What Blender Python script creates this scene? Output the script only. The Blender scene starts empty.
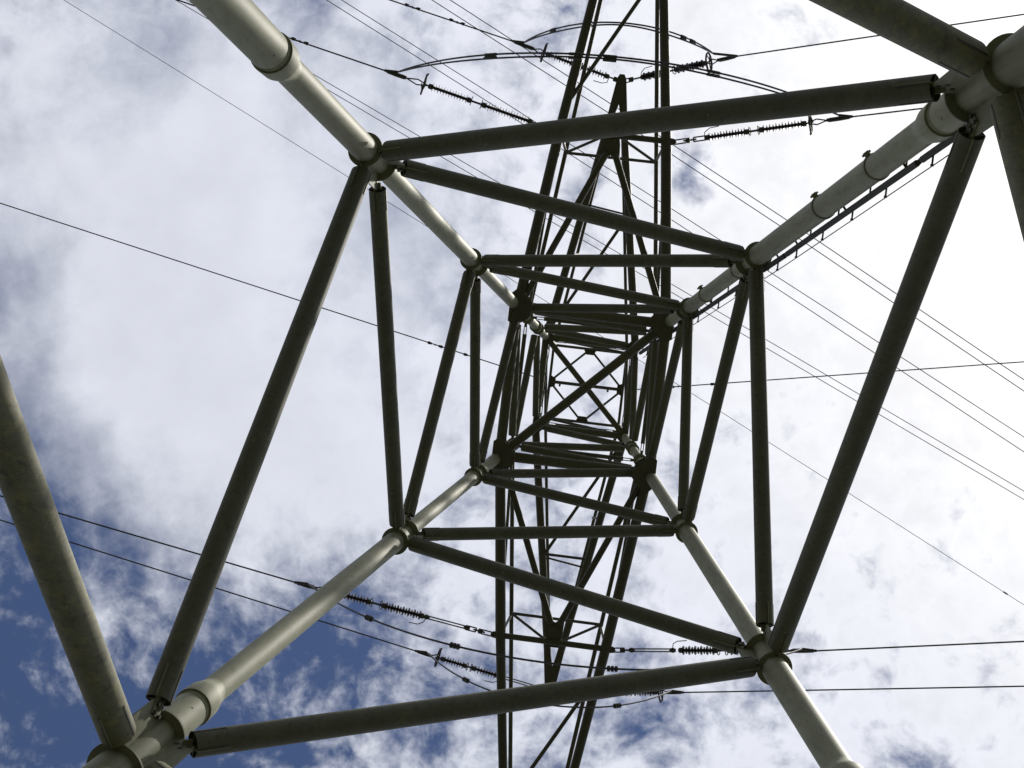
import bpy, math, random
from mathutils import Vector, Matrix

random.seed(7)
C = bpy.context.scene.collection
scene = bpy.context.scene

# ------------------------------------------------------------------ camera
CAM = Vector((0.3674, -0.5946, 1.6))
RIGHT = Vector((0.99112113, -0.11628647, 0.06446989))
UP = Vector((-0.11766406, -0.99289055, 0.01798676))
FWD = Vector((-0.06191993, 0.02541284, 0.99775754))
cam_data = bpy.data.cameras.new('camera')
cam = bpy.data.objects.new('camera', cam_data)
C.objects.link(cam)
cam.matrix_world = Matrix(((RIGHT.x, UP.x, -FWD.x, CAM.x), (RIGHT.y, UP.y, -FWD.y, CAM.y),
                           (RIGHT.z, UP.z, -FWD.z, CAM.z), (0, 0, 0, 1)))
cam_data.sensor_width = 36.0
cam_data.lens = 36.0 * 1500.0 / 1024.0
cam_data.clip_start = 0.05
cam_data.clip_end = 8000
scene.camera = cam

# ------------------------------------------------------------------ sun and sky
SUN = Vector((0.40, -0.20, 0.88)).normalized()      # towards the sun
sun_el = math.asin(SUN.z)
sun_rot = math.atan2(SUN.x, SUN.y)
sd = bpy.data.lights.new('sun', 'SUN')
sd.energy = 3.3
sd.angle = math.radians(1.6)
sd.color = (1.0, 0.95, 0.86)
so = bpy.data.objects.new('sun', sd)
C.objects.link(so)
so.rotation_euler = SUN.to_track_quat('Z', 'Y').to_euler()

world = bpy.data.worlds.new('World')
scene.world = world
world.use_nodes = True
nt = world.node_tree
for n in list(nt.nodes):
    nt.nodes.remove(n)
N = nt.nodes.new
LK = nt.links.new


def mnode(op, a=None, b=None, c=None, clamp=False):
    n = N('ShaderNodeMath')
    n.operation = op
    n.use_clamp = clamp
    for i, v in enumerate((a, b, c)):
        if v is None:
            continue
        if isinstance(v, (int, float)):
            n.inputs[i].default_value = v
        else:
            LK(v, n.inputs[i])
    return n.outputs[0]


def vnode(op, a=None, b=None):
    n = N('ShaderNodeVectorMath')
    n.operation = op
    for i, v in enumerate((a, b)):
        if v is None:
            continue
        if isinstance(v, (tuple, list, Vector)):
            n.inputs[i].default_value = v
        else:
            LK(v, n.inputs[i])
    return n


def noise(vec, scale, detail=5, rough=0.55, dist=0.0):
    n = N('ShaderNodeTexNoise')
    n.inputs['Scale'].default_value = scale
    n.inputs['Detail'].default_value = detail
    n.inputs['Roughness'].default_value = rough
    n.inputs['Distortion'].default_value = dist
    LK(vec, n.inputs['Vector'])
    return n


def ramp(v, a, b, c=0.0, d=1.0, smooth=True):
    n = N('ShaderNodeMapRange')
    n.interpolation_type = 'SMOOTHSTEP' if smooth else 'LINEAR'
    for k, val in (('From Min', a), ('From Max', b), ('To Min', c), ('To Max', d)):
        n.inputs[k].default_value = val
    LK(v, n.inputs['Value'])
    return n.outputs['Result']


def mixc(f, a, b):
    n = N('ShaderNodeMix')
    n.data_type = 'RGBA'
    if isinstance(f, (int, float)):
        n.inputs[0].default_value = f
    else:
        LK(f, n.inputs[0])
    for i, v in ((6, a), (7, b)):
        if isinstance(v, tuple):
            n.inputs[i].default_value = v + (1,) if len(v) == 3 else v
        else:
            LK(v, n.inputs[i])
    return n.outputs[2]


tc = N('ShaderNodeTexCoord')
dirn = tc.outputs['Generated']
sep = N('ShaderNodeSeparateXYZ')
LK(dirn, sep.inputs[0])
zc = mnode('MAXIMUM', sep.outputs[2], 0.06)
px = mnode('DIVIDE', sep.outputs[0], zc)
py = mnode('DIVIDE', sep.outputs[1], zc)
comb = N('ShaderNodeCombineXYZ')
LK(px, comb.inputs[0])
LK(py, comb.inputs[1])
P = comb.outputs[0]      # where this direction meets a flat cloud deck one unit up

sky = N('ShaderNodeTexSky')
sky.sky_type = 'NISHITA'
sky.sun_disc = False
sky.sun_elevation = sun_el
sky.sun_rotation = sun_rot
sky.air_density = 1.0
sky.dust_density = 0.4
sky.ozone_density = 3.5


def deck(u, v):          # cloud deck coordinates of a direction of view
    d = RIGHT * ((u - 512) / 1500.0) + UP * ((384 - v) / 1500.0) + FWD
    return (d.x / d.z, d.y / d.z)


warpn = noise(P, 5.0, 4, 0.6)
warp = vnode('SCALE', vnode('SUBTRACT', warpn.outputs['Color'], (0.5, 0.5, 0.5)).outputs[0])
warp.inputs['Scale'].default_value = 0.06
PW = vnode('ADD', P, warp.outputs[0]).outputs[0]

# large cloud masses and openings in the deck: (u, v, radius in px, amount)
MASSES = [(30, 740, 300, -0.42), (0, 560, 130, -0.14), (230, 690, 190, -0.18), (10, 300, 85, -0.24), (20, 430, 80, -0.16), (400, 680, 150, -0.14),
          (300, 10, 70, -0.12), (120, 95, 70, -0.06), (150, 20, 80, -0.14), (430, 60, 60, -0.08), (430, 140, 100, -0.02), (470, 330, 90, -0.08), (350, 240, 60, -0.05),
          (560, 680, 90, -0.14), (705, 175, 38, -0.60), (695, 130, 20, -0.14), (655, 700, 55, -0.28), (560, 520, 60, -0.04),
          (600, 430, 30, -0.10), (840, 545, 30, -0.34), (835, 705, 50, -0.06), (910, 750, 40, -0.28), (728, 420, 30, -0.12), (330, 600, 90, -0.04),
          (190, 370, 190, 0.19), (180, 170, 190, 0.20), (960, 250, 400, 0.38), (760, 60, 150, 0.16), (560, 360, 120, 0.08), (330, 480, 120, 0.14), (880, 600, 230, 0.16),
          (700, 330, 100, 0.10), (490, 60, 130, 0.10), (200, 500, 90, 0.12), (480, 580, 120, 0.06)]
cov = None
for (u, v, r, amt) in MASSES:
    x, y = deck(u, v)
    dd = vnode('DISTANCE', PW, (x, y, 0)).outputs['Value']
    g = ramp(dd, 0.0, 1.5 * r / 1500.0, amt, 0.0)
    cov = g if cov is None else mnode('ADD', cov, g)

big = noise(P, 7.5, 6, 0.58, 0.2)
fine = noise(PW, 20.0, 8, 0.60, 0.0)
puff = noise(PW, 52.0, 5, 0.60, 0.0)
cx_, cy_ = deck(185, 265)
calm = ramp(vnode('DISTANCE', P, (cx_, cy_, 0)).outputs['Value'], 200 / 1500, 430 / 1500, 0.18, 1.0)
nb = mnode('MULTIPLY', mnode('MULTIPLY', mnode('SUBTRACT', big.outputs['Fac'], 0.5), 1.1), mnode('ADD', mnode('MULTIPLY', calm, 0.5), 0.5))
nf = mnode('MULTIPLY', mnode('MULTIPLY', mnode('SUBTRACT', fine.outputs['Fac'], 0.5), 1.55), calm)
npf = mnode('MULTIPLY', mnode('MULTIPLY', mnode('SUBTRACT', puff.outputs['Fac'], 0.5), 0.85), calm)
dens = mnode('ADD', mnode('ADD', nb, nf), mnode('ADD', npf, mnode('ADD', cov, 0.60)))
alpha = ramp(dens, 0.11, 0.80, 0.0, 1.0)
alpha = mnode('ADD', mnode('MULTIPLY', alpha, 0.95), 0.025)

# forward scattering: clouds glow towards the sun
dotv = vnode('DOT_PRODUCT', dirn, tuple(SUN)).outputs['Value']
ang = mnode('ARCCOSINE', mnode('MINIMUM', dotv, 0.99999))
glow = mnode('POWER', 2.718, mnode('MULTIPLY', ang, -4.2))
thick = ramp(dens, 0.65, 1.35, 1.0, 0.86)
lum = mnode('MULTIPLY', mnode('ADD', mnode('MULTIPLY', glow, 1.30), 0.765), thick)
lum = mnode('MULTIPLY', lum, ramp(sep.outputs[2], 0.15, 0.85, 0.40, 1.0))
lum = mnode('MULTIPLY', lum, mnode('ADD', 0.86, mnode('MULTIPLY', fine.outputs['Fac'], 0.28)))
ccol = mixc(ramp(ang, 0.15, 0.62), (1.0, 0.99, 0.985), (0.905, 0.935, 1.04))
cl = N('ShaderNodeVectorMath')
cl.operation = 'SCALE'
LK(ccol, cl.inputs[0])
LK(lum, cl.inputs['Scale'])
sk = vnode('MULTIPLY', sky.outputs[0], (0.045, 0.052, 0.066))
final = mixc(alpha, sk.outputs[0], cl.outputs[0])
bg = N('ShaderNodeBackground')
LK(final, bg.inputs['Color'])
bg.inputs['Strength'].default_value = 1.0
wo = N('ShaderNodeOutputWorld')
LK(bg.outputs[0], wo.inputs['Surface'])

scene.view_settings.view_transform = 'Standard'
scene.view_settings.look = 'None'
scene.view_settings.exposure = 0.0
scene.view_settings.gamma = 1.0
scene.view_settings.use_curve_mapping = False
try:
    scene.render.engine = 'CYCLES'
    scene.cycles.max_bounces = 6
except Exception:
    pass


# ------------------------------------------------------------------ materials
def material(name, build):
    m = bpy.data.materials.new(name)
    m.use_nodes = True
    t = m.node_tree
    b = t.nodes['Principled BSDF']
    build(t, b)
    return m


def simple(col, rough, metal=0.0, var=0.15, scale=8.0):
    def f(t, b):
        n = t.nodes.new('ShaderNodeTexNoise')
        n.inputs['Scale'].default_value = scale
        n.inputs['Detail'].default_value = 6
        tcn = t.nodes.new('ShaderNodeTexCoord')
        t.links.new(tcn.outputs['Object'], n.inputs['Vector'])
        r = t.nodes.new('ShaderNodeValToRGB')
        r.color_ramp.elements[0].position = 0.3
        r.color_ramp.elements[1].position = 0.7
        r.color_ramp.elements[0].color = tuple(c * (1 - var) for c in col) + (1,)
        r.color_ramp.elements[1].color = tuple(c * (1 + var) for c in col) + (1,)
        t.links.new(n.outputs['Fac'], r.inputs[0])
        t.links.new(r.outputs[0], b.inputs['Base Color'])
        b.inputs['Roughness'].default_value = rough
        b.inputs['Metallic'].default_value = metal
    return f


def weathered(col, lichen_amt, rough=0.5):
    """painted steel: faint large mottling, lichen film, dark specks, rust pin holes"""
    def f(t, b):
        n_ = t.nodes.new
        l_ = t.links.new
        tcn = n_('ShaderNodeTexCoord')
        V = tcn.outputs['Object']

        def nz(s, d, r=0.6):
            q = n_('ShaderNodeTexNoise')
            q.inputs['Scale'].default_value = s
            q.inputs['Detail'].default_value = d
            q.inputs['Roughness'].default_value = r
            l_(V, q.inputs['Vector'])
            return q.outputs['Fac']

        def rp(v, a, c):
            q = n_('ShaderNodeMapRange')
            q.inputs['From Min'].default_value = a
            q.inputs['From Max'].default_value = c
            l_(v, q.inputs['Value'])
            return q.outputs['Result']

        def mx(fac, a, c):
            q = n_('ShaderNodeMix')
            q.data_type = 'RGBA'
            l_(fac, q.inputs[0])
            for i, v in ((6, a), (7, c)):
                if isinstance(v, tuple):
                    q.inputs[i].default_value = v + (1,)
                else:
                    l_(v, q.inputs[i])
            return q.outputs[2]
        base = mx(rp(nz(3.0, 6), 0.3, 0.7), tuple(c * 0.86 for c in col), tuple(c * 1.10 for c in col))
        q = n_('ShaderNodeMath')
        q.operation = 'MULTIPLY'
        l_(rp(nz(9.0, 9, 0.72), 0.50, 0.66), q.inputs[0])
        q.inputs[1].default_value = lichen_amt
        base = mx(q.outputs[0], base, (0.33, 0.31, 0.13))
        q2 = n_('ShaderNodeMath')
        q2.operation = 'MULTIPLY'
        l_(rp(nz(5.0, 9, 0.75), 0.54, 0.70), q2.inputs[0])
        q2.inputs[1].default_value = lichen_amt
        base = mx(q2.outputs[0], base, (0.055, 0.05, 0.035))
        # faint vertical run-off streaks
        mp = n_('ShaderNodeMapping')
        mp.inputs['Scale'].default_value = (22.0, 22.0, 0.9)
        l_(V, mp.inputs['Vector'])
        sn = n_('ShaderNodeTexNoise')
        sn.inputs['Scale'].default_value = 1.0
        sn.inputs['Detail'].default_value = 5
        l_(mp.outputs[0], sn.inputs['Vector'])
        q5 = n_('ShaderNodeMath')
        q5.operation = 'MULTIPLY'
        l_(rp(sn.outputs['Fac'], 0.52, 0.72), q5.inputs[0])
        q5.inputs[1].default_value = 0.45
        base = mx(q5.outputs[0], base, tuple(c * 0.45 for c in col))
        wsp = rp(nz(19.0, 2, 0.5), 0.745, 0.76)
        q6 = n_('ShaderNodeMath')
        q6.operation = 'MULTIPLY'
        l_(wsp, q6.inputs[0])
        q6.inputs[1].default_value = 0.6
        base = mx(q6.outputs[0], base, (0.5, 0.5, 0.45))
        sp = rp(nz(34.0, 4, 0.6), 0.655, 0.70)
        q3 = n_('ShaderNodeMath')
        q3.operation = 'MULTIPLY'
        l_(sp, q3.inputs[0])
        q3.inputs[1].default_value = min(0.9, 0.25 + lichen_amt)
        base = mx(q3.outputs[0], base, (0.06, 0.035, 0.02))
        l_(base, b.inputs['Base Color'])
        b.inputs['Roughness'].default_value = rough
        b.inputs['Specular IOR Level'].default_value = 0.35
        bp = n_('ShaderNodeBump')
        bp.inputs['Strength'].default_value = 0.12
        bp.inputs['Distance'].default_value = 0.004
        l_(nz(60.0, 4), bp.inputs['Height'])
        l_(bp.outputs[0], b.inputs['Normal'])
    return f


M_LEG = material('painted_leg_steel', weathered((0.33, 0.335, 0.22), 0.12, 0.62))
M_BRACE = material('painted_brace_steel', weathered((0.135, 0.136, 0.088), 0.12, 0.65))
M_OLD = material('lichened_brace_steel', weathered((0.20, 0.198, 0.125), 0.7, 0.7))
M_ARM = material('crossarm_steel', weathered((0.11, 0.11, 0.075), 0.05, 0.6))
M_PLATE = material('gusset_steel', weathered((0.25, 0.255, 0.165), 0.08, 0.65))
M_BOLT = material('bolt_steel', simple((0.10, 0.09, 0.075), 0.55, 0.3))
M_CABLE = material('aged_aluminium_cable', simple((0.10, 0.10, 0.105), 0.6, 0.4))
M_GALV = material('galvanised_fitting', simple((0.09, 0.087, 0.08), 0.65, 0.2))
M_ROD = material('pale_galvanised_rod', simple((0.34, 0.33, 0.30), 0.55, 0.2))
M_INS = material('brown_insulator_glaze', simple((0.045, 0.032, 0.028), 0.25, 0.0))
M_RAIL = material('climbing_rail_steel', simple((0.07, 0.07, 0.06), 0.75, 0.0))
M_CONC = material('concrete', simple((0.34, 0.33, 0.30), 0.9, 0.0))


def ground_mat(t, b):
    n_ = t.nodes.new
    tcn = n_('ShaderNodeTexCoord')
    a = n_('ShaderNodeTexNoise')
    a.inputs['Scale'].default_value = 0.6
    a.inputs['Detail'].default_value = 10
    t.links.new(tcn.outputs['Object'], a.inputs['Vector'])
    r = n_('ShaderNodeValToRGB')
    r.color_ramp.elements[0].position = 0.35
    r.color_ramp.elements[0].color = (0.024, 0.029, 0.016, 1)
    r.color_ramp.elements[1].position = 0.65
    r.color_ramp.elements[1].color = (0.050, 0.047, 0.032, 1)
    t.links.new(a.outputs['Fac'], r.inputs[0])
    t.links.new(r.outputs[0], b.inputs['Base Color'])
    b.inputs['Roughness'].default_value = 0.95


M_GROUND = material('meadow_ground', ground_mat)


# ------------------------------------------------------------------ mesh helpers
def frame(d, ref=None):
    d = d.normalized()
    if ref is None:
        ref = Vector((0, 0, 1)) if abs(d.z) < 0.9 else Vector((1, 0, 0))
    a = (ref - d * ref.dot(d)).normalized()
    return a, d.cross(a).normalized()


class MB:
    def __init__(self):
        self.v = []
        self.f = []

    def rings(self, centres_dirs_radii, n=20, cap=True, ref=None):
        """surface through circles: list of (centre, radius), shared direction"""
        base = len(self.v)
        d = centres_dirs_radii[-1][0] - centres_dirs_radii[0][0]
        a, b = frame(d, ref)
        for c, r in centres_dirs_radii:
            for k in range(n):
                t = 2 * math.pi * k / n
                self.v.append(c + (a * math.cos(t) + b * math.sin(t)) * r)
        m = len(centres_dirs_radii)
        for i in range(m - 1):
            for k in range(n):
                k2 = (k + 1) % n
                self.f.append((base + i * n + k, base + i * n + k2, base + (i + 1) * n + k2, base + (i + 1) * n + k))
        if cap:
            self.f.append(tuple(base + k for k in reversed(range(n))))
            self.f.append(tuple(base + (m - 1) * n + k for k in range(n)))
        return self

    def tube(self, p, q, r, n=20, r2=None, cap=True):
        return self.rings([(Vector(p), r), (Vector(q), r if r2 is None else r2)], n, cap)

    def hollow(self, p, q, r, wall, n=24, depth=0.35):
        """pipe with open ends: outer skin, rims and a bore a little way in"""
        p, q = Vector(p), Vector(q)
        d = (q - p).normalized()
        dp = min(depth, (q - p).length * 0.3)
        ri = r - wall
        base = len(self.v)
        a, b = frame(d)
        L = [(p + d * dp, ri), (p, ri), (p, r), (q, r), (q, ri), (q - d * dp, ri)]
        for c, rr in L:
            for k in range(n):
                t = 2 * math.pi * k / n
                self.v.append(c + (a * math.cos(t) + b * math.sin(t)) * rr)
        for i in range(len(L) - 1):
            for k in range(n):
                k2 = (k + 1) % n
                self.f.append((base + i * n + k, base + i * n + k2, base + (i + 1) * n + k2, base + (i + 1) * n + k))
        self.f.append(tuple(base + k for k in reversed(range(n))))
        self.f.append(tuple(base + 5 * n + k for k in range(n)))
        return self

    def path(self, pts, r, n=6, cap=True):
        pts = [Vector(p) for p in pts]
        base = len(self.v)
        a = None
        for i, p in enumerate(pts):
            d = (pts[min(i + 1, len(pts) - 1)] - pts[max(i - 1, 0)]).normalized()
            if a is None:
                a, b = frame(d)
            else:
                a = (a - d * a.dot(d)).normalized()
                b = d.cross(a)
            for k in range(n):
                t = 2 * math.pi * k / n
                self.v.append(p + (a * math.cos(t) + b * math.sin(t)) * r)
        for i in range(len(pts) - 1):
            for k in range(n):
                k2 = (k + 1) % n
                self.f.append((base + i * n + k, base + i * n + k2, base + (i + 1) * n + k2, base + (i + 1) * n + k))
        if cap:
            self.f.append(tuple(base + k for k in reversed(range(n))))
            self.f.append(tuple(base + (len(pts) - 1) * n + k for k in range(n)))
        return self

    def plate(self, poly, th):
        """flat polygon of 3D points extruded symmetrically by th"""
        poly = [Vector(p) for p in poly]
        nrm = Vector((0, 0, 0))
        for i in range(len(poly)):
            nrm += poly[i].cross(poly[(i + 1) % len(poly)])
        nrm.normalize()
        base = len(self.v)
        n = len(poly)
        for s in (-0.5, 0.5):
            for p in poly:
                self.v.append(p + nrm * th * s)
        self.f.append(tuple(base + k for k in reversed(range(n))))
        self.f.append(tuple(base + n + k for k in range(n)))
        for k in range(n):
            k2 = (k + 1) % n
            self.f.append((base + k, base + k2, base + n + k2, base + n + k))
        return self

    def bar(self, p, q, w, h, ref=None):
        p, q = Vector(p), Vector(q)
        a, b = frame(q - p, ref)
        base = len(self.v)
        for c in (p, q):
            for s, t in ((-1, -1), (1, -1), (1, 1), (-1, 1)):
                self.v.append(c + a * (s * w / 2) + b * (t * h / 2))
        for fc in ((3, 2, 1, 0), (4, 5, 6, 7), (0, 1, 5, 4), (1, 2, 6, 5), (2, 3, 7, 6), (3, 0, 4, 7)):
            self.f.append(tuple(base + k for k in fc))
        return self

    def torus(self, c, axis, R, r, n=20, m=6, sq=1.0, ref=None):
        c = Vector(c)
        axis = Vector(axis).normalized()
        a, b = frame(axis, ref)
        base = len(self.v)
        for i in range(n):
            t = 2 * math.pi * i / n
            e = a * math.cos(t) + b * math.sin(t) * sq
            for j in range(m):
                s = 2 * math.pi * j / m
                self.v.append(c + e * R + (e.normalized() * math.cos(s) + axis * math.sin(s)) * r)
        for i in range(n):
            for j in range(m):
                i2, j2 = (i + 1) % n, (j + 1) % m
                self.f.append((base + i * m + j, base + i2 * m + j, base + i2 * m + j2, base + i * m + j2))
        return self

    def build(self, name, mat, parent=None, label=None):
        me = bpy.data.meshes.new(name)
        off = parent.matrix_world.translation.copy() if parent else Vector((0, 0, 0))
        p = parent
        me.from_pydata([tuple(x) for x in self.v], [], self.f)
        me.polygons.foreach_set('use_smooth', [True] * len(me.polygons))
        me.update()
        try:
            me.set_sharp_from_angle(angle=math.radians(35))
        except Exception:
            pass
        o = bpy.data.objects.new(name, me)
        me.materials.append(mat)
        C.objects.link(o)
        if parent:
            o.parent = parent
            # things have their Empty at their base; mesh coordinates are world ones
            base = Vector((0, 0, 0))
            q = parent
            while q is not None:
                base += q.location
                q = q.parent
            o.location = -base
        if label:
            o['label'] = label
        return o


def thing(name, label, cat, loc=(0, 0, 0), group=None):
    o = bpy.data.objects.new(name, None)
    o.empty_display_size = 0.3
    o.location = loc
    C.objects.link(o)
    o['label'] = label
    o['category'] = cat
    if group:
        o['group'] = group
    return o


def child_build(mb, name, mat, parent, label=None):
    """build under a mesh part whose own offset is already counted"""
    return mb.build(name, mat, parent, label)


# ------------------------------------------------------------------ ground
g = MB()
S = 3000.0
g.v = [Vector((-S, -S, 0)), Vector((S, -S, 0)), Vector((S, S, 0)), Vector((-S, S, 0))]
g.f = [(0, 1, 2, 3)]
go = g.build('ground', M_GROUND)
go['kind'] = 'structure'

# ------------------------------------------------------------------ tower skeleton
K = 0.14742
Z0 = 1.6
SC = 33.4


def W(z):
    return K * (SC - (z - Z0))


H = dict(h0=7.1, h1=13.80, h2=18.12, h3=21.04, h4=23.27, h5=24.96, h6=26.6, r5=27.42, r6=28.4, h7=29.37, r8=29.72, top=30.25)
CORN = {'A': (-1, -1), 'B': (1, -1), 'C': (1, 1), 'D': (-1, 1)}
FACES = (('A', 'B'), ('B', 'C'), ('D', 'C'), ('A', 'D'))


def leg_pt(l, z):
    sx, sy = CORN[l]
    w = W(z)
    return Vector((sx * w, sy * w, z))


def leg_dir(l):
    return (leg_pt(l, 20) - leg_pt(l, 10)).normalized()


def dz(l, m):      # height gained per metre of leg
    return leg_dir(l).z * m


tower = thing('transmission_tower', 'tall olive green tubular steel electricity pylon seen from inside its four splayed legs', 'pylon', (0, 0, 0))

SPOOL = {'h1': 0.82, 'h2': 0.56, 'h3': 0.47, 'h4': 0.42, 'h5': 0.32, 'r6': 0.26, 'h0': 1.0}
NODE_AC = ['h0', 'h2', 'h4', 'r6']
NODE_BD = ['h1', 'h3', 'h5', 'r5']
SPLICE = 14.95
SPL = {'A': 14.98, 'B': 14.80, 'C': 14.95, 'D': 14.87}

# radius of the leg pipe by height
RAD_AC = [(0.3, 0.185), (SPLICE, 0.185), (SPLICE, 0.143), (18.12, 0.143), (18.12, 0.116), (23.27, 0.116), (23.27, 0.095), (26.6, 0.095), (26.6, 0.075), (29.4, 0.075), (29.4, 0.055), (30.25, 0.055)]
RAD_BD = [(0.3, 0.19), (13.4, 0.19), (13.4, 0.143), (14.2, 0.143), (14.2, 0.163), (SPLICE, 0.163), (SPLICE, 0.130), (21.04, 0.130), (21.04, 0.104), (24.96, 0.104), (24.96, 0.092), (26.6, 0.095), (26.6, 0.075), (29.4, 0.075), (29.4, 0.055), (30.25, 0.055)]


def profile(l):
    return [(SPL[l] if z == SPLICE else z, r) for z, r in (RAD_AC if l in 'AC' else RAD_BD)]


def rad(l, z):
    T = profile(l)
    for (z1, r1), (z2, r2) in zip(T, T[1:]):
        if z1 <= z <= z2 and z2 > z1:
            return r1
    return T[-1][1]


LEGS = {}
for l in 'ABCD':
    T = profile(l)
    mb = MB()
    pts = []
    mb.rings([(leg_pt(l, z), r) for z, r in T], 40, True)
    leg = mb.build('leg', M_LEG, tower)
    LEGS[l] = leg
    f = MB()
    f.rings([(leg_pt(l, -0.3), 0.55), (leg_pt(l, 0.35), 0.55), (leg_pt(l, 0.40), 0.50)], 32)
    f.build('footing', M_CONC, leg)
    # splice sleeve: a lip that laps over the pipe below and a cone above
    u = leg_dir(l)
    c = leg_pt(l, SPL[l])
    rb, ra = rad(l, SPL[l] - 0.1), rad(l, SPL[l] + 0.1)
    s = MB()
    n = 40
    s.rings([(c - u * 0.04, rb + 0.002), (c - u * 0.045, rb + 0.018), (c - u * 0.02, rb + 0.020), (c + u * 0.17, rb + 0.010), (c + u * 0.175, rb + 0.009), (c + u * 0.31, ra + 0.010), (c + u * 0.315, ra + 0.008), (c + u * 0.37, ra + 0.003), (c + u * 0.39, ra)], n, False)
    s.build('splice_sleeve', M_LEG, leg)
    # two fine weld rings just under the lip
    wr = MB()
    for k in (0.075, 0.105):
        wr.torus(c - u * k, u, rb + 0.001, 0.004, 40, 6)
    wr.build('weld_ring', M_LEG, leg)
    # drain hole plug
    hole = MB()
    rdv = (CAM - c)
    rdv = (rdv - u * rdv.dot(u)).normalized()
    cc = c - u * 0.30 + rdv * (rb - 0.004)
    hole.tube(cc, cc + rdv * 0.007, 0.010, 10)
    hole.build('drain_plug', M_BOLT, leg)


def flange(l, z, size):
    u = leg_dir(l)
    c = leg_pt(l, z)
    mb = MB()
    r0 = rad(l, z) - 0.01
    th = 0.020 if size > 0.2 else 0.014
    mb.rings([(c - u * th / 2, size), (c + u * th / 2, size)], 40)
    return mb.build('flange', M_PLATE, LEGS[l])


NODES = {}
for l in 'ABCD':
    for nm in (NODE_AC if l in 'AC' else NODE_BD):
        if nm == 'r5':
            continue
        half = dz(l, SPOOL[nm] / 2)
        zc = H[nm]
        r = max(rad(l, zc - half - 0.05), rad(l, zc + half + 0.05), rad(l, zc))
        for s in (-1, 1):
            rr = max(rad(l, zc + s * half + s * 0.02), rad(l, zc))
            flange(l, zc + s * half, rr + {'h0': .07, 'h1': .062, 'h2': .052, 'h3': .050, 'h4': .045, 'h5': .042, 'r6': .035}[nm])
for l in 'AC':
    flange(l, H['r5'], 0.115)
    flange(l, H['r5'] + 0.07, 0.115)
for l in 'BD':
    flange(l, H['r5'] - .1, 0.115)
    flange(l, H['r5'] + 0.12, 0.115)
for l in 'ABCD':
    flange(l, H['r8'], 0.085)


# ------------------------------------------------------------------ braces with slotted fin plates and gussets
def bolt(mb, c, nrm, r=0.022, h=0.03):
    nrm = nrm.normalized()
    mb.rings([(c - nrm * h, r), (c + nrm * h, r)], 6)


GUSSET = {}      # (leg, node, face) -> list of (work point, direction, start distance)


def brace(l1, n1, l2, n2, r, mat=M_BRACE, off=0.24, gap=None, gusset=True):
    """pipe between two leg nodes; work points sit a little apart inside each spool"""
    up = 1 if H[n2] > H[n1] else -1

    def wp(l, nm, s):
        sp = SPOOL.get(nm, 0.0) * (0.45 if nm == 'h1' else 1.0)
        return leg_pt(l, H[nm] + dz(l, sp * off * s) - (0.09 if nm == 'h1' else 0.0))
    p = wp(l1, n1, up)
    q = wp(l2, n2, -up)
    d = (q - p).normalized()
    ends = []
    for l, nm, w, dd in ((l1, n1, p, d), (l2, n2, q, -d)):
        u = leg_dir(l)
        sa = math.sqrt(max(0.05, 1 - u.dot(dd) ** 2))
        # pipe starts clear of the leg surface
        e = (rad(l, H[nm]) + {'h0': .22, 'h1': .19, 'h2': .125, 'h3': .10, 'h4': .09, 'h5': .08, 'r6': .07}.get(nm, 0.05)) / sa
        ends.append(e)
        fn = u.cross(dd).normalized()
        GUSSET.setdefault((l, nm, tuple(sorted((l1, l2)))), []).append((w, dd, e, r, fn))
    a = p + d * ends[0]
    b = q - d * ends[1]
    wall = max(0.008, r * 0.08)
    mb = MB().hollow(a, b, r, wall, 28)
    o = mb.build('brace', mat, tower)
    # fin plates through the slotted ends
    if r > 0.05:
        for (l, nm, w, dd, e), end in (((l1, n1, p, d, ends[0]), a), ((l2, n2, q, -d, ends[1]), b)):
            u = leg_dir(l)
            fn = u.cross(dd).normalized()
            sd_ = dd.cross(fn).normalized()
            ln = r * 2.6
            fm = MB()
            x0 = end - dd * (r * 1.25)
            x1 = end + dd * ln
            hw = r + 0.007
            hn = r * 0.72
            poly = [x0 - sd_ * hn, end - sd_ * hn - dd * 0.005, end + dd * 0.002 - sd_ * hw, x1 - sd_ * hw, x1 + sd_ * hw, end + dd * 0.002 + sd_ * hw, end + sd_ * hn - dd * 0.005, x0 + sd_ * hn]
            off_n = fn * 0.016
            fm.plate([k + off_n for k in poly], 0.014)
            # stiffener rib across the fin, standing out of the pipe end
            fm.bar(end - dd * r * .8, end, 0.012, r * 0.9, sd_)
            fm.build('end_fin', M_PLATE, o)
            sl_ = MB()  # dark raised bars stand in for the shade inside the open pipe slots
            sl_.bar(end + dd * 0.004, end + dd * ln, 0.016, 2 * (r + 0.005), sd_)
            sl_.bar(end + dd * 0.004, end + dd * (ln - .01), 2 * (r + 0.004), 0.014, sd_)
            sl_.build('slot_shade_bar', M_BOLT, o)
            if r < 0.08:
                continue
            for t in (0.35, 0.9):
                for s in (-0.38, 0.38):
                    bm_ = MB()
                    bolt(bm_, end - dd * (r * 1.25) * t + sd_ * (r * s * 1.1) + off_n, fn, min(0.022, r * 0.18), 0.034)
                    bm_.build('bolt', M_BOLT, o)
    return o


def faces_of(l):
    return [(a, b) for a, b in FACES if l in (a, b)]


def others(l):
    return {'A': 'BD', 'B': 'AC', 'C': 'BD', 'D': 'AC'}[l]


# warren bracing climbing the four faces
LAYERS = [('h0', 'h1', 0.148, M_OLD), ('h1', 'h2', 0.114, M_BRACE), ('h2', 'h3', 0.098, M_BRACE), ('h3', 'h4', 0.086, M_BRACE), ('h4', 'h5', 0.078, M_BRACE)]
for lo, hi, r, m in LAYERS:
    lo_legs = 'AC' if lo in NODE_AC else 'BD'
    for l in lo_legs:
        for k in others(l):
            brace(l, lo, k, hi, r, m)
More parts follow.
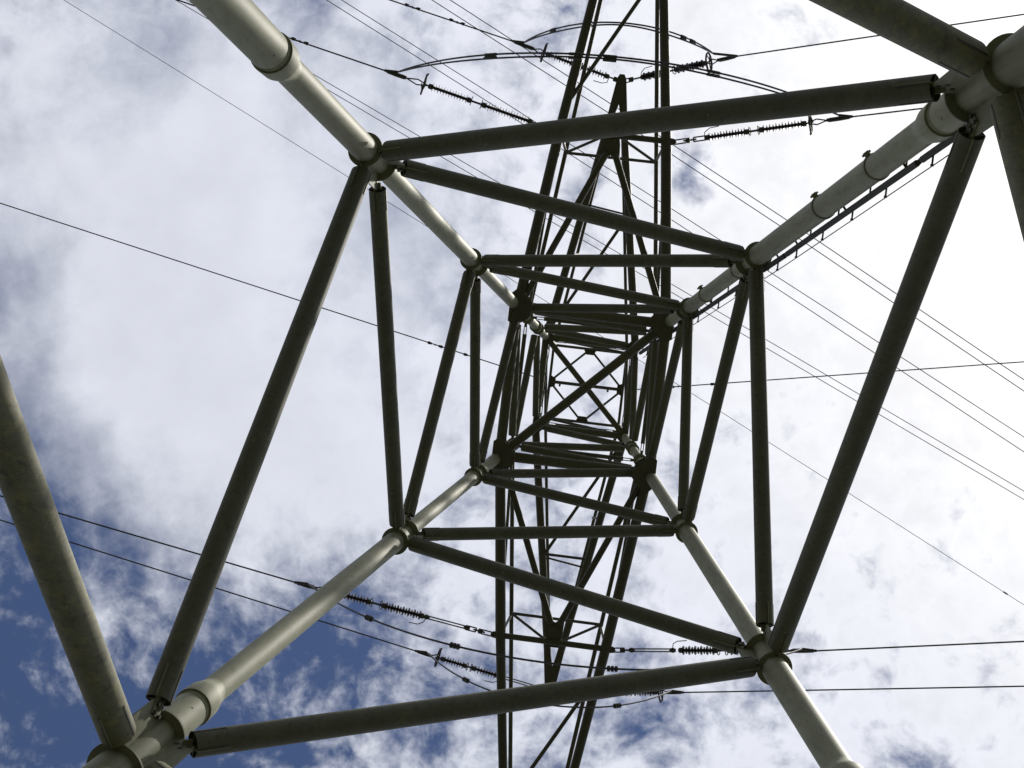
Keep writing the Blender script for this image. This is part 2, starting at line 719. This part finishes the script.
# lowest panel down to the footings of the B and D legs
for l in 'BD':
    for k in others(l):
        p = leg_pt(l, 0.7)
        q = leg_pt(k, H['h0'] - 0.3)
        d = (q - p).normalized()
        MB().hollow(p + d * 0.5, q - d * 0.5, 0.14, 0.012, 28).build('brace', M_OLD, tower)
# h5 -> hub h6 -> r5 -> r6 -> h7


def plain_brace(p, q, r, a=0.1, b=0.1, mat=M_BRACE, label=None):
    d = (q - p).normalized()
    o = MB().hollow(p + d * a, q - d * b, r, max(0.005, r * .1), 20, 0.12).build('brace', mat, tower, label)
    return o


for l in 'BD':
    for k in others(l):
        brace(l, 'h5', k, 'h6', 0.072)
for l in 'AC':
    for k in others(l):
        plain_brace(leg_pt(l, H['h6'] + .05), leg_pt(k, H['r5']), 0.066, 0.3, 0.2)
for l in 'BD':
    for k in others(l):
        plain_brace(leg_pt(l, H['r5'] + .08), leg_pt(k, H['r6'] - .05), 0.062, 0.18, 0.18)
for l in 'AC':
    for k in others(l):
        plain_brace(leg_pt(l, H['r6'] + .05), leg_pt(k, H['h7'] - .03), 0.058, 0.18, 0.22)
# horizontal frames at the two crossarm levels, their diagonals
for a, b in FACES:
    plain_brace(leg_pt(a, H['h6'] - .06), leg_pt(b, H['h6'] - .06), 0.085, 0.2, 0.2)
    plain_brace(leg_pt(a, H['h7']), leg_pt(b, H['h7']), 0.062, 0.12, 0.12)
plain_brace(leg_pt('B', H['h6'] - .02), leg_pt('D', H['h6'] - .02), 0.075, 0.1, 0.1)
plain_brace(leg_pt('A', H['h7'] - .02), leg_pt('C', H['h7'] - .02), 0.052, 0.1, 0.1)


# thin turnbuckle ties at the upper chord levels
def tie(p, q, r):
    d = (q - p).normalized()
    L = (q - p).length
    mb = MB()
    mb.tube(p + d * 0.30, q - d * 0.30, r, 14)
    for e, s in ((p, 1), (q, -1)):
        a, b = frame(d)
        for t in (-1, 1):
            mb.tube(e + d * s * 0.17 + b * t * 0.02, e + d * s * 0.32 + b * t * 0.02, 0.009, 6)
        mb.rings([(e + d * s * 0.10, 0.022), (e + d * s * 0.18, 0.030)], 10)
    return mb.build('tie_rod', M_ARM, tower)


for a, b in FACES:
    tie(leg_pt(a, H['r5']), leg_pt(b, H['r5']), 0.037)
    tie(leg_pt(a, H['r8']), leg_pt(b, H['r8']), 0.024)
    # thin bracing and frame at the peak
    plain_brace(leg_pt(a, H['top']), leg_pt(b, H['top']), 0.026, 0.02, 0.02, M_ARM)
for l in 'AC':
    for k in others(l):
        plain_brace(leg_pt(l, H['h7'] + .05), leg_pt(k, H['top']), 0.028, 0.1, 0.05, M_ARM)
wt = W(H['top'])
zt = H['top'] + 0.02
mids = [Vector((-wt, 0, zt)), Vector((0, -wt, zt)), Vector((wt, 0, zt)), Vector((0, wt, zt))]
for i in range(4):
    plain_brace(mids[i], mids[(i + 1) % 4], 0.021, 0.04, 0.04, M_ARM)
plain_brace(mids[0], mids[2], 0.031, 0.0, 0.0, M_ARM)
for i, m_ in enumerate(mids):
    pm = MB()
    t1 = Vector((0, 1, 0)) if i % 2 == 0 else Vector((1, 0, 0))
    inn = (Vector((0, 0, zt)) - m_).normalized()
    pm.plate([m_ - t1 * 0.13, m_ + t1 * 0.13, m_ + t1 * 0.07 + inn * 0.11, m_ - t1 * 0.07 + inn * 0.11], 0.012)
    pm.build('gusset_plate', M_ARM, tower)
st = MB()
for x in (-0.5, 0.42):
    st.tube((x, 0.0, zt), (x, 0.06, zt - 0.09), 0.02, 8)
st.build('lug', M_ARM, tower)

# gusset plates welded to the spools, in the plane of each face
for (l, nm, fc), lst in GUSSET.items():
    u = leg_dir(l)
    r0 = rad(l, H[nm])
    if nm == 'h6':
        continue
    half = SPOOL[nm] / 2 - 0.01
    c = leg_pt(l, H[nm])
    dd = sum((x[1] for x in lst), Vector())
    out = (dd - u * dd.dot(u)).normalized()
    pts = []
    lst2 = sorted(lst, key=lambda x: (x[1].dot(u)))
    lo = lst2[0]
    hi = lst2[-1]
    poly = [c - u * half + out * (r0 * 0.9)]
    for x in lst2:
        w_, d_, e_, r_, fn_ = x
        sd_ = d_.cross(fn_).normalized()
        if sd_.dot(u) < 0:
            sd_ = -sd_
        tip = w_ + d_ * (e_ - 0.01)
        hw = r_ * 0.80
        if len(lst2) == 1:
            poly += [tip - sd_ * hw, tip + sd_ * hw]
        elif x is lo:
            poly += [tip - sd_ * hw, tip + sd_ * hw * 0.8]
        else:
            poly += [tip - sd_ * hw * 0.8, tip + sd_ * hw]
    poly.append(c + u * half + out * (r0 * 0.9))
    gm = MB().plate(poly, 0.018)
    gm.build('gusset_plate', M_PLATE, LEGS[l])

# flat hub plates where the crossarms meet the legs
for lev, sz, sz2 in (('h6', 0.27, 0.05), ('h7', 0.14, 0.035)):
    for l in 'ABCD':
        sx, sy = CORN[l]
        c = leg_pt(l, H[lev])
        X = Vector((sx, 0, 0))
        Y = Vector((0, sy, 0))
        for dzp in ((-0.40, 0.06) if lev == 'h6' else (-0.08, 0.06)):
            cz = c + Vector((0, 0, dzp))
            poly = [cz + X * sz * .42 + Y * sz * .75, cz + X * sz * .42 - Y * sz * 0.9, cz + X * sz * 0.05 - Y * sz * 1.15,
                    cz - X * sz * .70 - Y * sz * .62, cz - X * sz * .98 - Y * sz * .1, cz - X * sz * .98 + Y * sz * .33, cz - X * sz * .42 + Y * sz * .95, cz + X * sz * 0.0 + Y * sz * 1.15]
            pm = MB().plate(poly, 0.02)
            pm.build('hub_plate', M_ARM, LEGS[l])
        vb = MB()
        hh = 0.40 if lev == 'h6' else 0.11
        cm_ = c - Vector((0, 0, 0.17 if lev == 'h6' else 0.01))
        vb.bar(cm_ - X * sz * .95, cm_ + X * sz * .4, 0.02, hh, Vector((0, 1, 0)))
        vb.bar(cm_ - Y * sz * .95, cm_ + Y * sz * 1.05, 0.02, hh, Vector((1, 0, 0)))
        vb.build('hub_web', M_ARM, LEGS[l])


# ------------------------------------------------------------------ crossarms (point symmetric: s = -1 towards the image top)
def arm(s):
    z6 = H['h6']
    z7 = H['h7']
    # both ends of the tower are the same arm turned by half a turn
    def V(x, y, z):
        return Vector((-s * x, s * y, z)) if False else Vector((x * (-s), y * s, z))
    def mem(name, p, q, r, r2=None, mat=M_ARM, a=0.0, b=0.0, n=16):
        d = (q - p).normalized()
        return MB().tube(p + d * a, q - d * b, r, n, r2).build(name, mat, tower)
    yb = 4.25
    tip = 10.1
    # lower arm bottom chords
    for x in (-1, 1):
        mem('crossarm_chord', V(x * 1.24, 1.24, z6), V(x * 0.885, yb, z6), 0.088)
        mem('crossarm_chord', V(x * 0.885, yb, z6), V(x * 0.09, tip, z6), 0.084, 0.06)
        # upper chords
        mem('crossarm_chord', V(x * 1.10, 1.118, H['r5']), V(x * 0.08, tip - 0.05, z6 + 0.22), 0.036)
        # web braces
        mem('crossarm_brace', V(x * 1.10, 1.118, H['r5'] - .03), V(x * 0.90, yb, z6 + 0.02), 0.027)
        mem('crossarm_brace', V(x * 0.885, yb, z6 + .05), V(x * 0.78, 4.0, 27.12), 0.022, None, M_ROD)
    # K bracing in the bottom plane from the middle beam to the hubs
    for x in (-1, 1):
        mem('crossarm_brace', V(0.07 * x, 3.95, z6), V(x * 1.15, 1.4, z6), 0.055)
    mem('crossarm_beam', V(-0.95, yb, z6), V(1.0, yb, z6), 0.05)
    mem('crossarm_brace', V(-0.76, 3.95, 27.12), V(0.76, 3.95, 27.12), 0.026)
    mem('crossarm_brace', V(0.76, 3.95, 27.10), V(0.1, yb, z6 + .03), 0.024)
    mem('crossarm_brace', V(-0.76, 3.95, 27.10), V(-0.1, yb, z6 + .03), 0.024)
    pm = MB()
    pm.plate([V(-0.10, 4.34, z6 + .02), V(0.10, 4.34, z6 + .02), V(0.14, 4.1, z6 + .02), V(0.16, 3.80, z6 + .02), V(0, 3.92, z6 + .02), V(-0.16, 3.80, z6 + .02), V(-0.14, 4.1, z6 + .02)], 0.02)
    pm.build('gusset_plate', M_ARM, tower)
    # zigzag beyond the beam
    mem('crossarm_brace', V(-0.83, 4.66, z6), V(0.48, 7.1, z6), 0.034)
    mem('crossarm_brace', V(0.44, 7.3, z6), V(-0.25, 9.0, z6), 0.032)
    lp = MB()
    lp.plate([V(-0.12, tip - .3, z6), V(0.12, tip - .3, z6), V(0.07, tip + .2, z6), V(-0.07, tip + .2, z6)], 0.03)
    lp.build('tip_plate', M_ARM, tower)
    # attachment lugs
    for x in (-1, 1):
        lg = MB()
        lg.plate([V(x * 0.86, yb - .07, z6), V(x * 1.02, yb - .05, z6), V(x * 1.06, yb, z6), V(x * 1.02, yb + .05, z6), V(x * 0.86, yb + .07, z6)], 0.03)
        lg.build('lug', M_ARM, tower)
    # upper arm: two chords to a forked tip plate
    for x in (-1, 1):
        mem('crossarm_chord', V(x * 0.83, 0.83, z7), V(x * 0.075, 5.25, z7), 0.074, 0.066)
        mem('crossarm_chord', V(x * 0.70, 0.70, H['top']), V(x * 0.05, 5.3, z7 + .12), 0.030)
    tp = MB()
    for dz_ in (-0.04, 0.04):
        z = z7 + dz_
        tp.plate([V(-0.19, 4.95, z), V(-0.07, 4.95, z), V(0.0, 5.24, z), V(0.07, 4.95, z), V(0.19, 4.95, z), V(0.15, 5.25, z), V(0.085, 5.70, z), V(0.045, 5.78, z), V(-0.045, 5.78, z), V(-0.085, 5.70, z), V(-0.15, 5.25, z)], 0.02)
    tp.build('tip_plate', M_ARM, tower)
    lg = MB()
    lg.torus(V(0, 5.66, z7), (0, 0, 1), 0.05, 0.02, 16, 6)
    lg.build('lug', M_BOLT, tower)
    # bracing of the upper arm
    mem('crossarm_brace', V(-0.80, 0.95, z7), V(0.40, 3.20, z7), 0.030)
    mem('crossarm_brace', V(-0.38, 3.18, z7 + .03), V(0.38, 3.18, z7 + .03), 0.026)
    mem('crossarm_brace', V(-0.36, 3.34, z7 + .03), V(0.37, 3.24, z7 + .03), 0.018)
    mem('crossarm_brace', V(-0.50, 2.4, z7 + .03), V(-0.42, 2.45, z7 + .5), 0.020)


arm(-1)
arm(1)

# ------------------------------------------------------------------ climbing rail on the leg nearest the sun, and pipe bands
uB = leg_dir('B')
offv = Vector((0.62, 0.78, 0.0))
offv = (offv - uB * offv.dot(uB)).normalized()


def rail_pt(z, extra=0.0):
    return leg_pt('B', z) + offv * (rad('B', min(max(z, 15.4), 30)) + 0.065 + extra)


rail_segs = [(2.5, 8.9), (8.97, 15.55), (15.66, 19.9), (19.96, 24.2), (24.26, 29.3)]
for a, b in rail_segs:
    mb = MB()
    p, q = rail_pt(a), rail_pt(b)
    mb.bar(p, q, 0.065, 0.014, offv)
    side = uB.cross(offv).normalized()
    mb.bar(p + side * 0.022, q + side * 0.022, 0.052, 0.010, offv)
    mb.bar(p - side * 0.022, q - side * 0.022, 0.052, 0.010, offv)
    rail = mb.build('climbing_rail', M_RAIL, tower)
    z = a + 0.3
    k = 0
    while z < b:
        c = rail_pt(z)
        s = 1 if int(round(z / 0.5)) % 2 else -1
        sb = MB()
        e = c + (Vector((0, 1, 0)) * s * 0.125)
        sb.tube(c, e, 0.010, 8)
        sb.tube(e - Vector((0, 1, 0)) * s * .012, e + Vector((0, 1, 0)) * s * 0.008, 0.017, 8)
        sb.build('step_bolt', M_RAIL, rail)
        z += 0.5
    z = a + 0.25
    while z < b:
        br = MB()
        c = rail_pt(z)
        w = leg_pt('B', z)
        br.bar(w + offv * rad('B', z) * .95, c, 0.03, 0.02)
        br.build('bracket', M_RAIL, rail)
        z += 1.75
mb = MB()
wp = [rail_pt(z, 0.10) for z in (2.5, 8, 14, 20, 26, 29.3)]
mb.path(wp, 0.006, 6)
mb.build('safety_wire', M_CABLE, tower)
for z in (16.44, 18.12, 21.8, 23.7):
    r = rad('B', z)
    c = leg_pt('B', z)
    bm_ = MB()
    bm_.rings([(c - uB * .025, r + .001), (c - uB * .025, r + .012), (c + uB * .025, r + .012), (c + uB * .025, r + .001)], 36, False)
    lug = (Vector((-0.70, -0.70, 0)))
    lug = (lug - uB * lug.dot(uB)).normalized()
    bm_.bar(c + lug * (r - .005), c + lug * (r + .055), 0.07, 0.05)
    bm_.tube(c + lug * (r + .035) - lug.cross(uB) * .05, c + lug * (r + .035) + lug.cross(uB) * .05, 0.012, 8)
    bm_.build('band_clamp', M_PLATE, LEGS['B'])

# ------------------------------------------------------------------ insulator strings and conductors


def string_geo(Pa, az, s, z):
    d = Vector((math.cos(az) * s, math.sin(az) * s, z))
    return Vector(Pa), Vector(Pa) + d


def sheds(mb, p, q, r1, r2, core, pitch):
    L = (q - p).length
    n = max(3, int(L / pitch))
    d = (q - p) / L
    mb.tube(p, q, core, 10)
    for i in range(n):
        c = p + d * (L * (i + 0.5) / n)
        r = r1 if i % 2 == 0 else r2
        mb.rings([(c - d * pitch * 0.10, core), (c - d * pitch * 0.02, r), (c + d * pitch * 0.08, r * 0.96), (c + d * pitch * 0.30, core)], 16, False)


def insulator_string(label, Pa, az, s, z, lay):
    """lay: fractions along the string for rod (a,b) or None, first and second insulator, ring, yoke, clamp"""
    p, q = string_geo(Pa, az, s, z)
    d = q - p
    L = d.length
    u = d / L
    a, b = frame(u)          # a points up, b sideways
    t = thing('insulator_string', label, 'insulator string', tuple(p), 'tension insulator strings on the pylon arms')
    X = lambda f: p + d * f
    # chain links and shackle at the arm
    cm = MB()
    end = lay['rod'][0] if lay.get('rod') else lay['i1'][0]
    nl = max(2, int(end * L / 0.13))
    for k in range(nl):
        c = X(end * (k + 0.5) / nl)
        hl = end * L / nl * 0.62
        w_ = b if k % 2 == 0 else a
        r_ = 0.012
        pts = [c - u * hl + w_ * .018, c + u * hl + w_ * .018, c + u * hl - w_ * .018, c - u * hl - w_ * .018]
        if k % 2 == 0:
            pts = [c - u * hl + w_ * .034, c + u * hl + w_ * .034, c + u * hl - w_ * .034, c - u * hl - w_ * .034]
        for i in range(4):
            cm.tube(pts[i], pts[(i + 1) % 4], r_, 8)
    cm.rings([(X(end * .45) - u * .03, .045), (X(end * .45) + u * .03, .045)], 8)
    cm.build('chain', M_GALV, t)
    if lay.get('rod'):
        r0, r1 = lay['rod']
        rm = MB()
        for sgn in (-1, 1):
            rm.tube(X(r0) + b * sgn * .022, X(r1) + b * sgn * .022, 0.012, 8)
        rm.build('turnbuckle_rod', M_ROD, t)
        for f in (r0, r1):
            jm = MB()
            jm.rings([(X(f) - u * .05, .03), (X(f), .045), (X(f) + u * .05, .03)], 8)
            jm.build('link', M_GALV, t)
    for key in ('i1', 'i2'):
        f0, f1 = lay[key]
        im = MB()
        sheds(im, X(f0) + u * .06, X(f1) - u * .06, 0.076, 0.060, 0.026, 0.048)
        io = im.build('rod_insulator', M_INS, t)
        cp = MB()
        cp.rings([(X(f0), .028), (X(f0) + u * .02, .045), (X(f0) + u * .075, .045)], 10)
        cp.build('cap', M_GALV, io)
        cp = MB()
        cp.rings([(X(f1) - u * .075, .045), (X(f1) - u * .02, .045), (X(f1), .028)], 10)
        cp.build('cap', M_GALV, io)
    # ball and socket with arcing horns between the two insulators
    jm = MB()
    f0, f1 = lay['i1'][1], lay['i2'][0]
    c = X((f0 + f1) / 2)
    jm.tube(X(f0), X(f1), 0.018, 8)
    for f in (f0, f1):
        jm.torus(X(f), u, 0.072, 0.008, 18, 6)
        jm.bar(X(f) - a * .07, X(f) + a * .07, .012, .012)
    jm.build('link', M_GALV, t)
    hm = MB()
    fa = lay.get('rod', (0, lay['i1'][0]))[1] if lay.get('rod') else lay['i1'][0]
    hp = [X(fa) + b * 0.0, X(fa) + a * 0.05 + b * .10, X(fa) + u * .10 + b * .15, X(fa) + u * .26 + b * .16]
    hm.path(hp, 0.008, 6)
    hm.build('arcing_horn', M_GALV, t)
    # arcing ring at the line end: upright racket
    rg = MB()
    c = X(lay['ring'])
    for sgn in (-1, 1):
        rg.path([c + u * .04, c + a * sgn * .05 + b * .12, c + a * sgn * .055 + b * .02 - u * .02, c + a * sgn * .05 - b * .14, c - b * .19 - u * .02], 0.012, 6)
    rg.torus(c, u, 0.17, 0.017, 24, 6, 0.6, b)
    rg.build('arcing_ring', M_GALV, t)
    # yoke straps then the dead end clamp
    ym = MB()
    y0, y1 = lay['i2'][1], lay['clamp'][0]
    for sgn in (-1, 1):
        ym.bar(X(y0), X((y0 + y1) / 2) + b * sgn * .045, .016, .02)
        ym.bar(X((y0 + y1) / 2) + b * sgn * .045, X(y1), .016, .02)
    ym.build('yoke', M_GALV, t)
    km = MB()
    k0, k1 = lay['clamp']
    km.rings([(X(k0), .022), (X(k0) + u * .04, .036), (X(k0 * .5 + k1 * .5), .036), (X(k1) - u * .05, .030), (X(k1) - u * .04, .020), (X(k1), .018)], 12)
    km.bar(X(k0) - a * .02, X(k0 * .6 + k1 * .4) - a * .03, .05, .05)
    km.build('dead_end_clamp', M_GALV, t)
    return q


def conductor(name, label, cat, start, az, slope, length, r, drop=0.3, group=None, dampers=(), spiral=None):
    n = 60
    pts = []
    start = Vector(start)
    for i in range(n + 1):
        s = length * (i / n) ** 2
        z = slope * s + (abs(slope) / 330.0) * s * s
        pts.append(start + Vector((math.cos(az) * s, math.sin(az) * s, z)))
    t = thing(name, label, cat, tuple(start), group)
    MB().path(pts, r, 8).build('strand', M_CABLE, t)

    def at(s):
        return start + Vector((math.cos(az) * s, math.sin(az) * s, slope * s + (abs(slope) / 330.0) * s * s))
    for s in dampers:
        dm = MB()
        c = at(s)
        u = (at(s + .1) - c).normalized()
        low = c - Vector((0, 0, 0.06))
        dm.bar(c + Vector((0, 0, .02)), low, .03, .03)
        dm.path([low - u * .12, low, low + u * .12], .008, 6)
        for sg in (-1, 1):
            dm.rings([(low + u * sg * .07, .022), (low + u * sg * .13, .030), (low + u * sg * .15, .02)], 10)
        dm.build('vibration_damper', M_GALV, t)
    return t


AL = math.radians(192)
AR = math.radians(-12)
z6, z7 = H['h6'], H['h7']
STR = {
    'UTL': dict(Pa=(-0.03, -5.66, z7), az=AL, s=2.065, z=-.46, lay=dict(i1=(.10, .36), i2=(.42, .69), ring=.71, clamp=(.80, 1.0)), slope=-0.05,
                lab='insulator string left of the forked tip plate at the photo top', damp=(1.05, 1.9)),
    'UTR': dict(Pa=(0.03, -5.66, z7), az=AR, s=1.987, z=-1.268, lay=dict(i1=(.16, .40), i2=(.46, .74), ring=.76, clamp=(.84, 1.0)), slope=-0.22,
                lab='insulator string right of the forked tip plate at the photo top', damp=()),
    'LTL': dict(Pa=(-1.04, -4.25, z6), az=AL, s=2.868, z=-.408, lay=dict(i1=(.11, .42), i2=(.48, .74), ring=.765, clamp=(.87, 1.0)), slope=-0.075,
                lab='long ribbed insulator string at upper left ending above the nearest top brace', damp=(1.45,)),
    'LTR': dict(Pa=(1.04, -4.25, z6), az=AR, s=2.769, z=-.849, lay=dict(i1=(.17, .43), i2=(.48, .75), ring=.77, clamp=(.86, 1.0)), slope=-0.12,
                lab='ribbed insulator string just under the nearest top brace at upper right', damp=()),
    'LBL': dict(Pa=(-1.04, 4.25, z6), az=AL, s=3.234, z=-1.283, lay=dict(rod=(.13, .34), i1=(.35, .57), i2=(.62, .82), ring=.835, clamp=(.90, 1.0)), slope=-0.26,
                lab='insulator string with pale rods left of the lower left crossarm chord', damp=()),
    'LBR': dict(Pa=(1.04, 4.25, z6), az=AR, s=3.157, z=-1.346, lay=dict(rod=(.09, .30), i1=(.33, .53), i2=(.57, .76), ring=.78, clamp=(.88, 1.0)), slope=-0.17,
                lab='insulator string passing behind the bolted joint on the lower right leg', damp=()),
    'UBL': dict(Pa=(-0.03, 5.70, z7), az=AL, s=2.549, z=-.517, lay=dict(rod=(.08, .36), i1=(.37, .58), i2=(.61, .81), ring=.83, clamp=(.88, 1.0)), slope=-0.15,
                lab='lowest insulator string in the photo, left of the lower forked tip plate', damp=()),
    'UBR': dict(Pa=(0.03, 5.70, z7), az=AR, s=2.421, z=-.953, lay=dict(rod=(.08, .36), i1=(.37, .58), i2=(.61, .81), ring=.83, clamp=(.88, 1.0)), slope=-0.27,
                lab='insulator string mostly behind the lowest brace, right of the lower tip plate', damp=()),
}
WLAB = {'UTL': 'overhead conductor leaving the photo at the top, left of the crossarm',
        'UTR': 'thin overhead conductor reaching the right edge above the thick upper right joint',
        'LTL': 'overhead conductor with dampers passing behind the thick upper left leg',
        'LTR': 'overhead conductor running right beneath the upper right brace to the leg',
        'LBL': 'upper and darker of the two conductors crossing the lower left braces',
        'LBR': 'conductor running right from the bolted joint on the lower right leg',
        'UBL': 'lower and thinner of the two conductors crossing the lower left braces',
        'UBR': 'lowest conductor at the right, passing behind the lower right leg'}
ENDS = {}
for k, d in STR.items():
    q = insulator_string(d['lab'], d['Pa'], d['az'], d['s'], d['z'], d['lay'])
    ENDS[k] = q
    conductor('conductor', WLAB[k], 'power line', q, d['az'], d['slope'], 260 if d['slope'] < -.1 else 300, 0.0128, dampers=d['damp'], group='conductors strung from the pylon arms')

# jumpers hang from clamp to clamp under each arm
JUMP = {'UT': (1.9, 2, 'upper of the two curved jumper cables near the photo top', (.17, .36, .83, .88)),
        'LT': (2.8, 2, 'long curved jumper cable sweeping over the thick top brace', (.24, .42, .49, .70)),
        'LB': (3.6, 1, 'dark jumper cable sagging across both lower crossarm chords', (.17, .345, .62)),
        'UB': (2.55, 1, 'jumper cable half hidden along the lowest brace', (.20, .78))}
for k, (sag, strands, lab, sl) in JUMP.items():
    a = ENDS[k + 'L']
    b = ENDS[k + 'R']
    d = b - a
    hx = Vector((d.x, d.y, 0)).normalized()
    a = a + hx * 0.22
    b = b - hx * (0.42 if k == 'UT' else 0.22)
    d = b - a
    side = Vector((-hx.y, hx.x, 0))
    t = thing('jumper_cable', lab, 'jumper cable', tuple(a), 'jumper cables looping past the crossarms')

    def jp(f, o=0.0):
        c = math.cosh(2.6 * (f - 0.5)) - math.cosh(1.3)
        c0 = 1 - math.cosh(1.3)
        return a + d * f - Vector((0, 0, sag * c / c0)) + side * o * math.sin(math.pi * min(1, max(0, f))) ** .5
    for i in range(strands):
        o = 0 if strands == 1 else (-0.028 if i == 0 else 0.028)
        MB().path([jp(j / 40, o + (0.02 * math.sin(j * .23) if i else 0)) for j in range(41)], 0.0145, 8).build('strand', M_CABLE, t)
    for f in sl:
        sm = MB()
        c0, c1 = jp(f - .012), jp(f + .012)
        u = (c1 - c0).normalized()
        if strands == 1:
            for e in (-.055, 0, .055):
                c = jp(f) + u * e
                sm.rings([(c - u * .02, .022), (c - u * .012, .042), (c + u * .012, .042), (c + u * .02, .022)], 10)
        else:
            sm.bar(jp(f, .03) , jp(f, -.03), .02, .02)
            for o in (-.028, .028):
                sm.rings([(jp(f - .014, o), .018), (jp(f - .012, o), .023), (jp(f + .012, o), .023), (jp(f + .014, o), .018)], 10)
        sm.build('spacer_clamp', M_GALV, t)
    for e, sgn in ((ENDS[k + 'L'], 1), (ENDS[k + 'R'], -1)):
        cm = MB()
        cm.tube(e - Vector((0, 0, .01)), (a if sgn > 0 else b), 0.022, 8)
        cm.build('lug', M_GALV, t)

# earth wire held by the beam at the peak
for az, x, sl, lab, dm in ((math.radians(191.6), -wt - .05, -.22, 'earth wire crossing the left half of the sky from the tower peak', (1.5, 2.2)),
                           (math.radians(-11.0), wt + .05, -.10, 'earth wire running right from the tower peak, nearly level', (1.0, 1.75))):
    conductor('earth_wire', lab, 'power line', (x, 0, zt), az, sl, 280, 0.0105, dampers=dm, group='earth wires at the tower peak')

# ------------------------------------------------------------------ a second line crossing high above
CABLES = [
    ((-10.05, -11.03), (13.75, 0.87), 50, -0.10, 'left wire of the high pair entering the photo top beside the upper left leg'),
    ((-9.56, -11.08), (13.69, 0.39), 50, -0.06, 'right wire of the high pair entering the photo top beside the upper left leg'),
    ((-6.06, -10.49), (12.43, -0.99), 46, -0.11, 'left wire of the rightmost high pair above the lattice'),
    ((-5.51, -10.54), (12.39, -1.33), 46, -0.07, 'right wire of the rightmost high pair above the lattice'),
    ((-16.29, -11.35), (15.05, 2.59), 54, 0.02, 'lower wire of the high pair hidden by the upper left leg'),
    ((-15.74, -11.32), (15.02, 2.31), 54, 0.0, 'upper wire of the high pair hidden by the upper left leg'),
    ((-22.68, -12.12), (17.23, 6.98), 60, -0.08, 'faint single high wire crossing from the top left corner to lower right'),
]
for (p, q, z, lat, lab) in CABLES:
    p = Vector((p[0], p[1], 0))
    q = Vector((q[0], q[1], 0))
    u = (q - p)
    L = u.length
    u /= L
    nn = Vector((-u.y, u.x, 0))
    t = thing('high_cable', lab, 'power line', (p.x, p.y, z), 'cables of a second line crossing high above')
    pts = []
    for i in range(49):
        s = -150 + 300 * i / 48
        f = s / L
        latv = lat * max(-1, 1 - ((f - .5) * 2) ** 2) * (1 if abs(f - .5) < 1 else 0)
        if not -0.5 < f < 1.5:
            latv = -lat
        pts.append(p + u * s + nn * (lat * 4 * f * (1 - f) if 0 <= f <= 1 else 0) + Vector((0, 0, z + 0.0006 * (s - L / 2) ** 2)))
    MB().path(pts, 0.014 if z < 55 else 0.012, 6).build('strand', M_CABLE, t)
    if z == 50 or z == 60:
        sm = MB()
        f = 16.3 / L if z == 50 else 43.5 / L
        c = p + u * (f * L) + nn * (lat * 4 * f * (1 - f) if f < 1 else 0) + Vector((0, 0, z + 0.0006 * (f * L - L / 2) ** 2))
        if z == 50:
            sm.bar(c, c + nn * -0.36, .025, .025)
        else:
            sm.rings([(c - u * .09, .03), (c + u * .09, .03)], 8)
        sm.build('spacer_clamp', M_GALV, t)
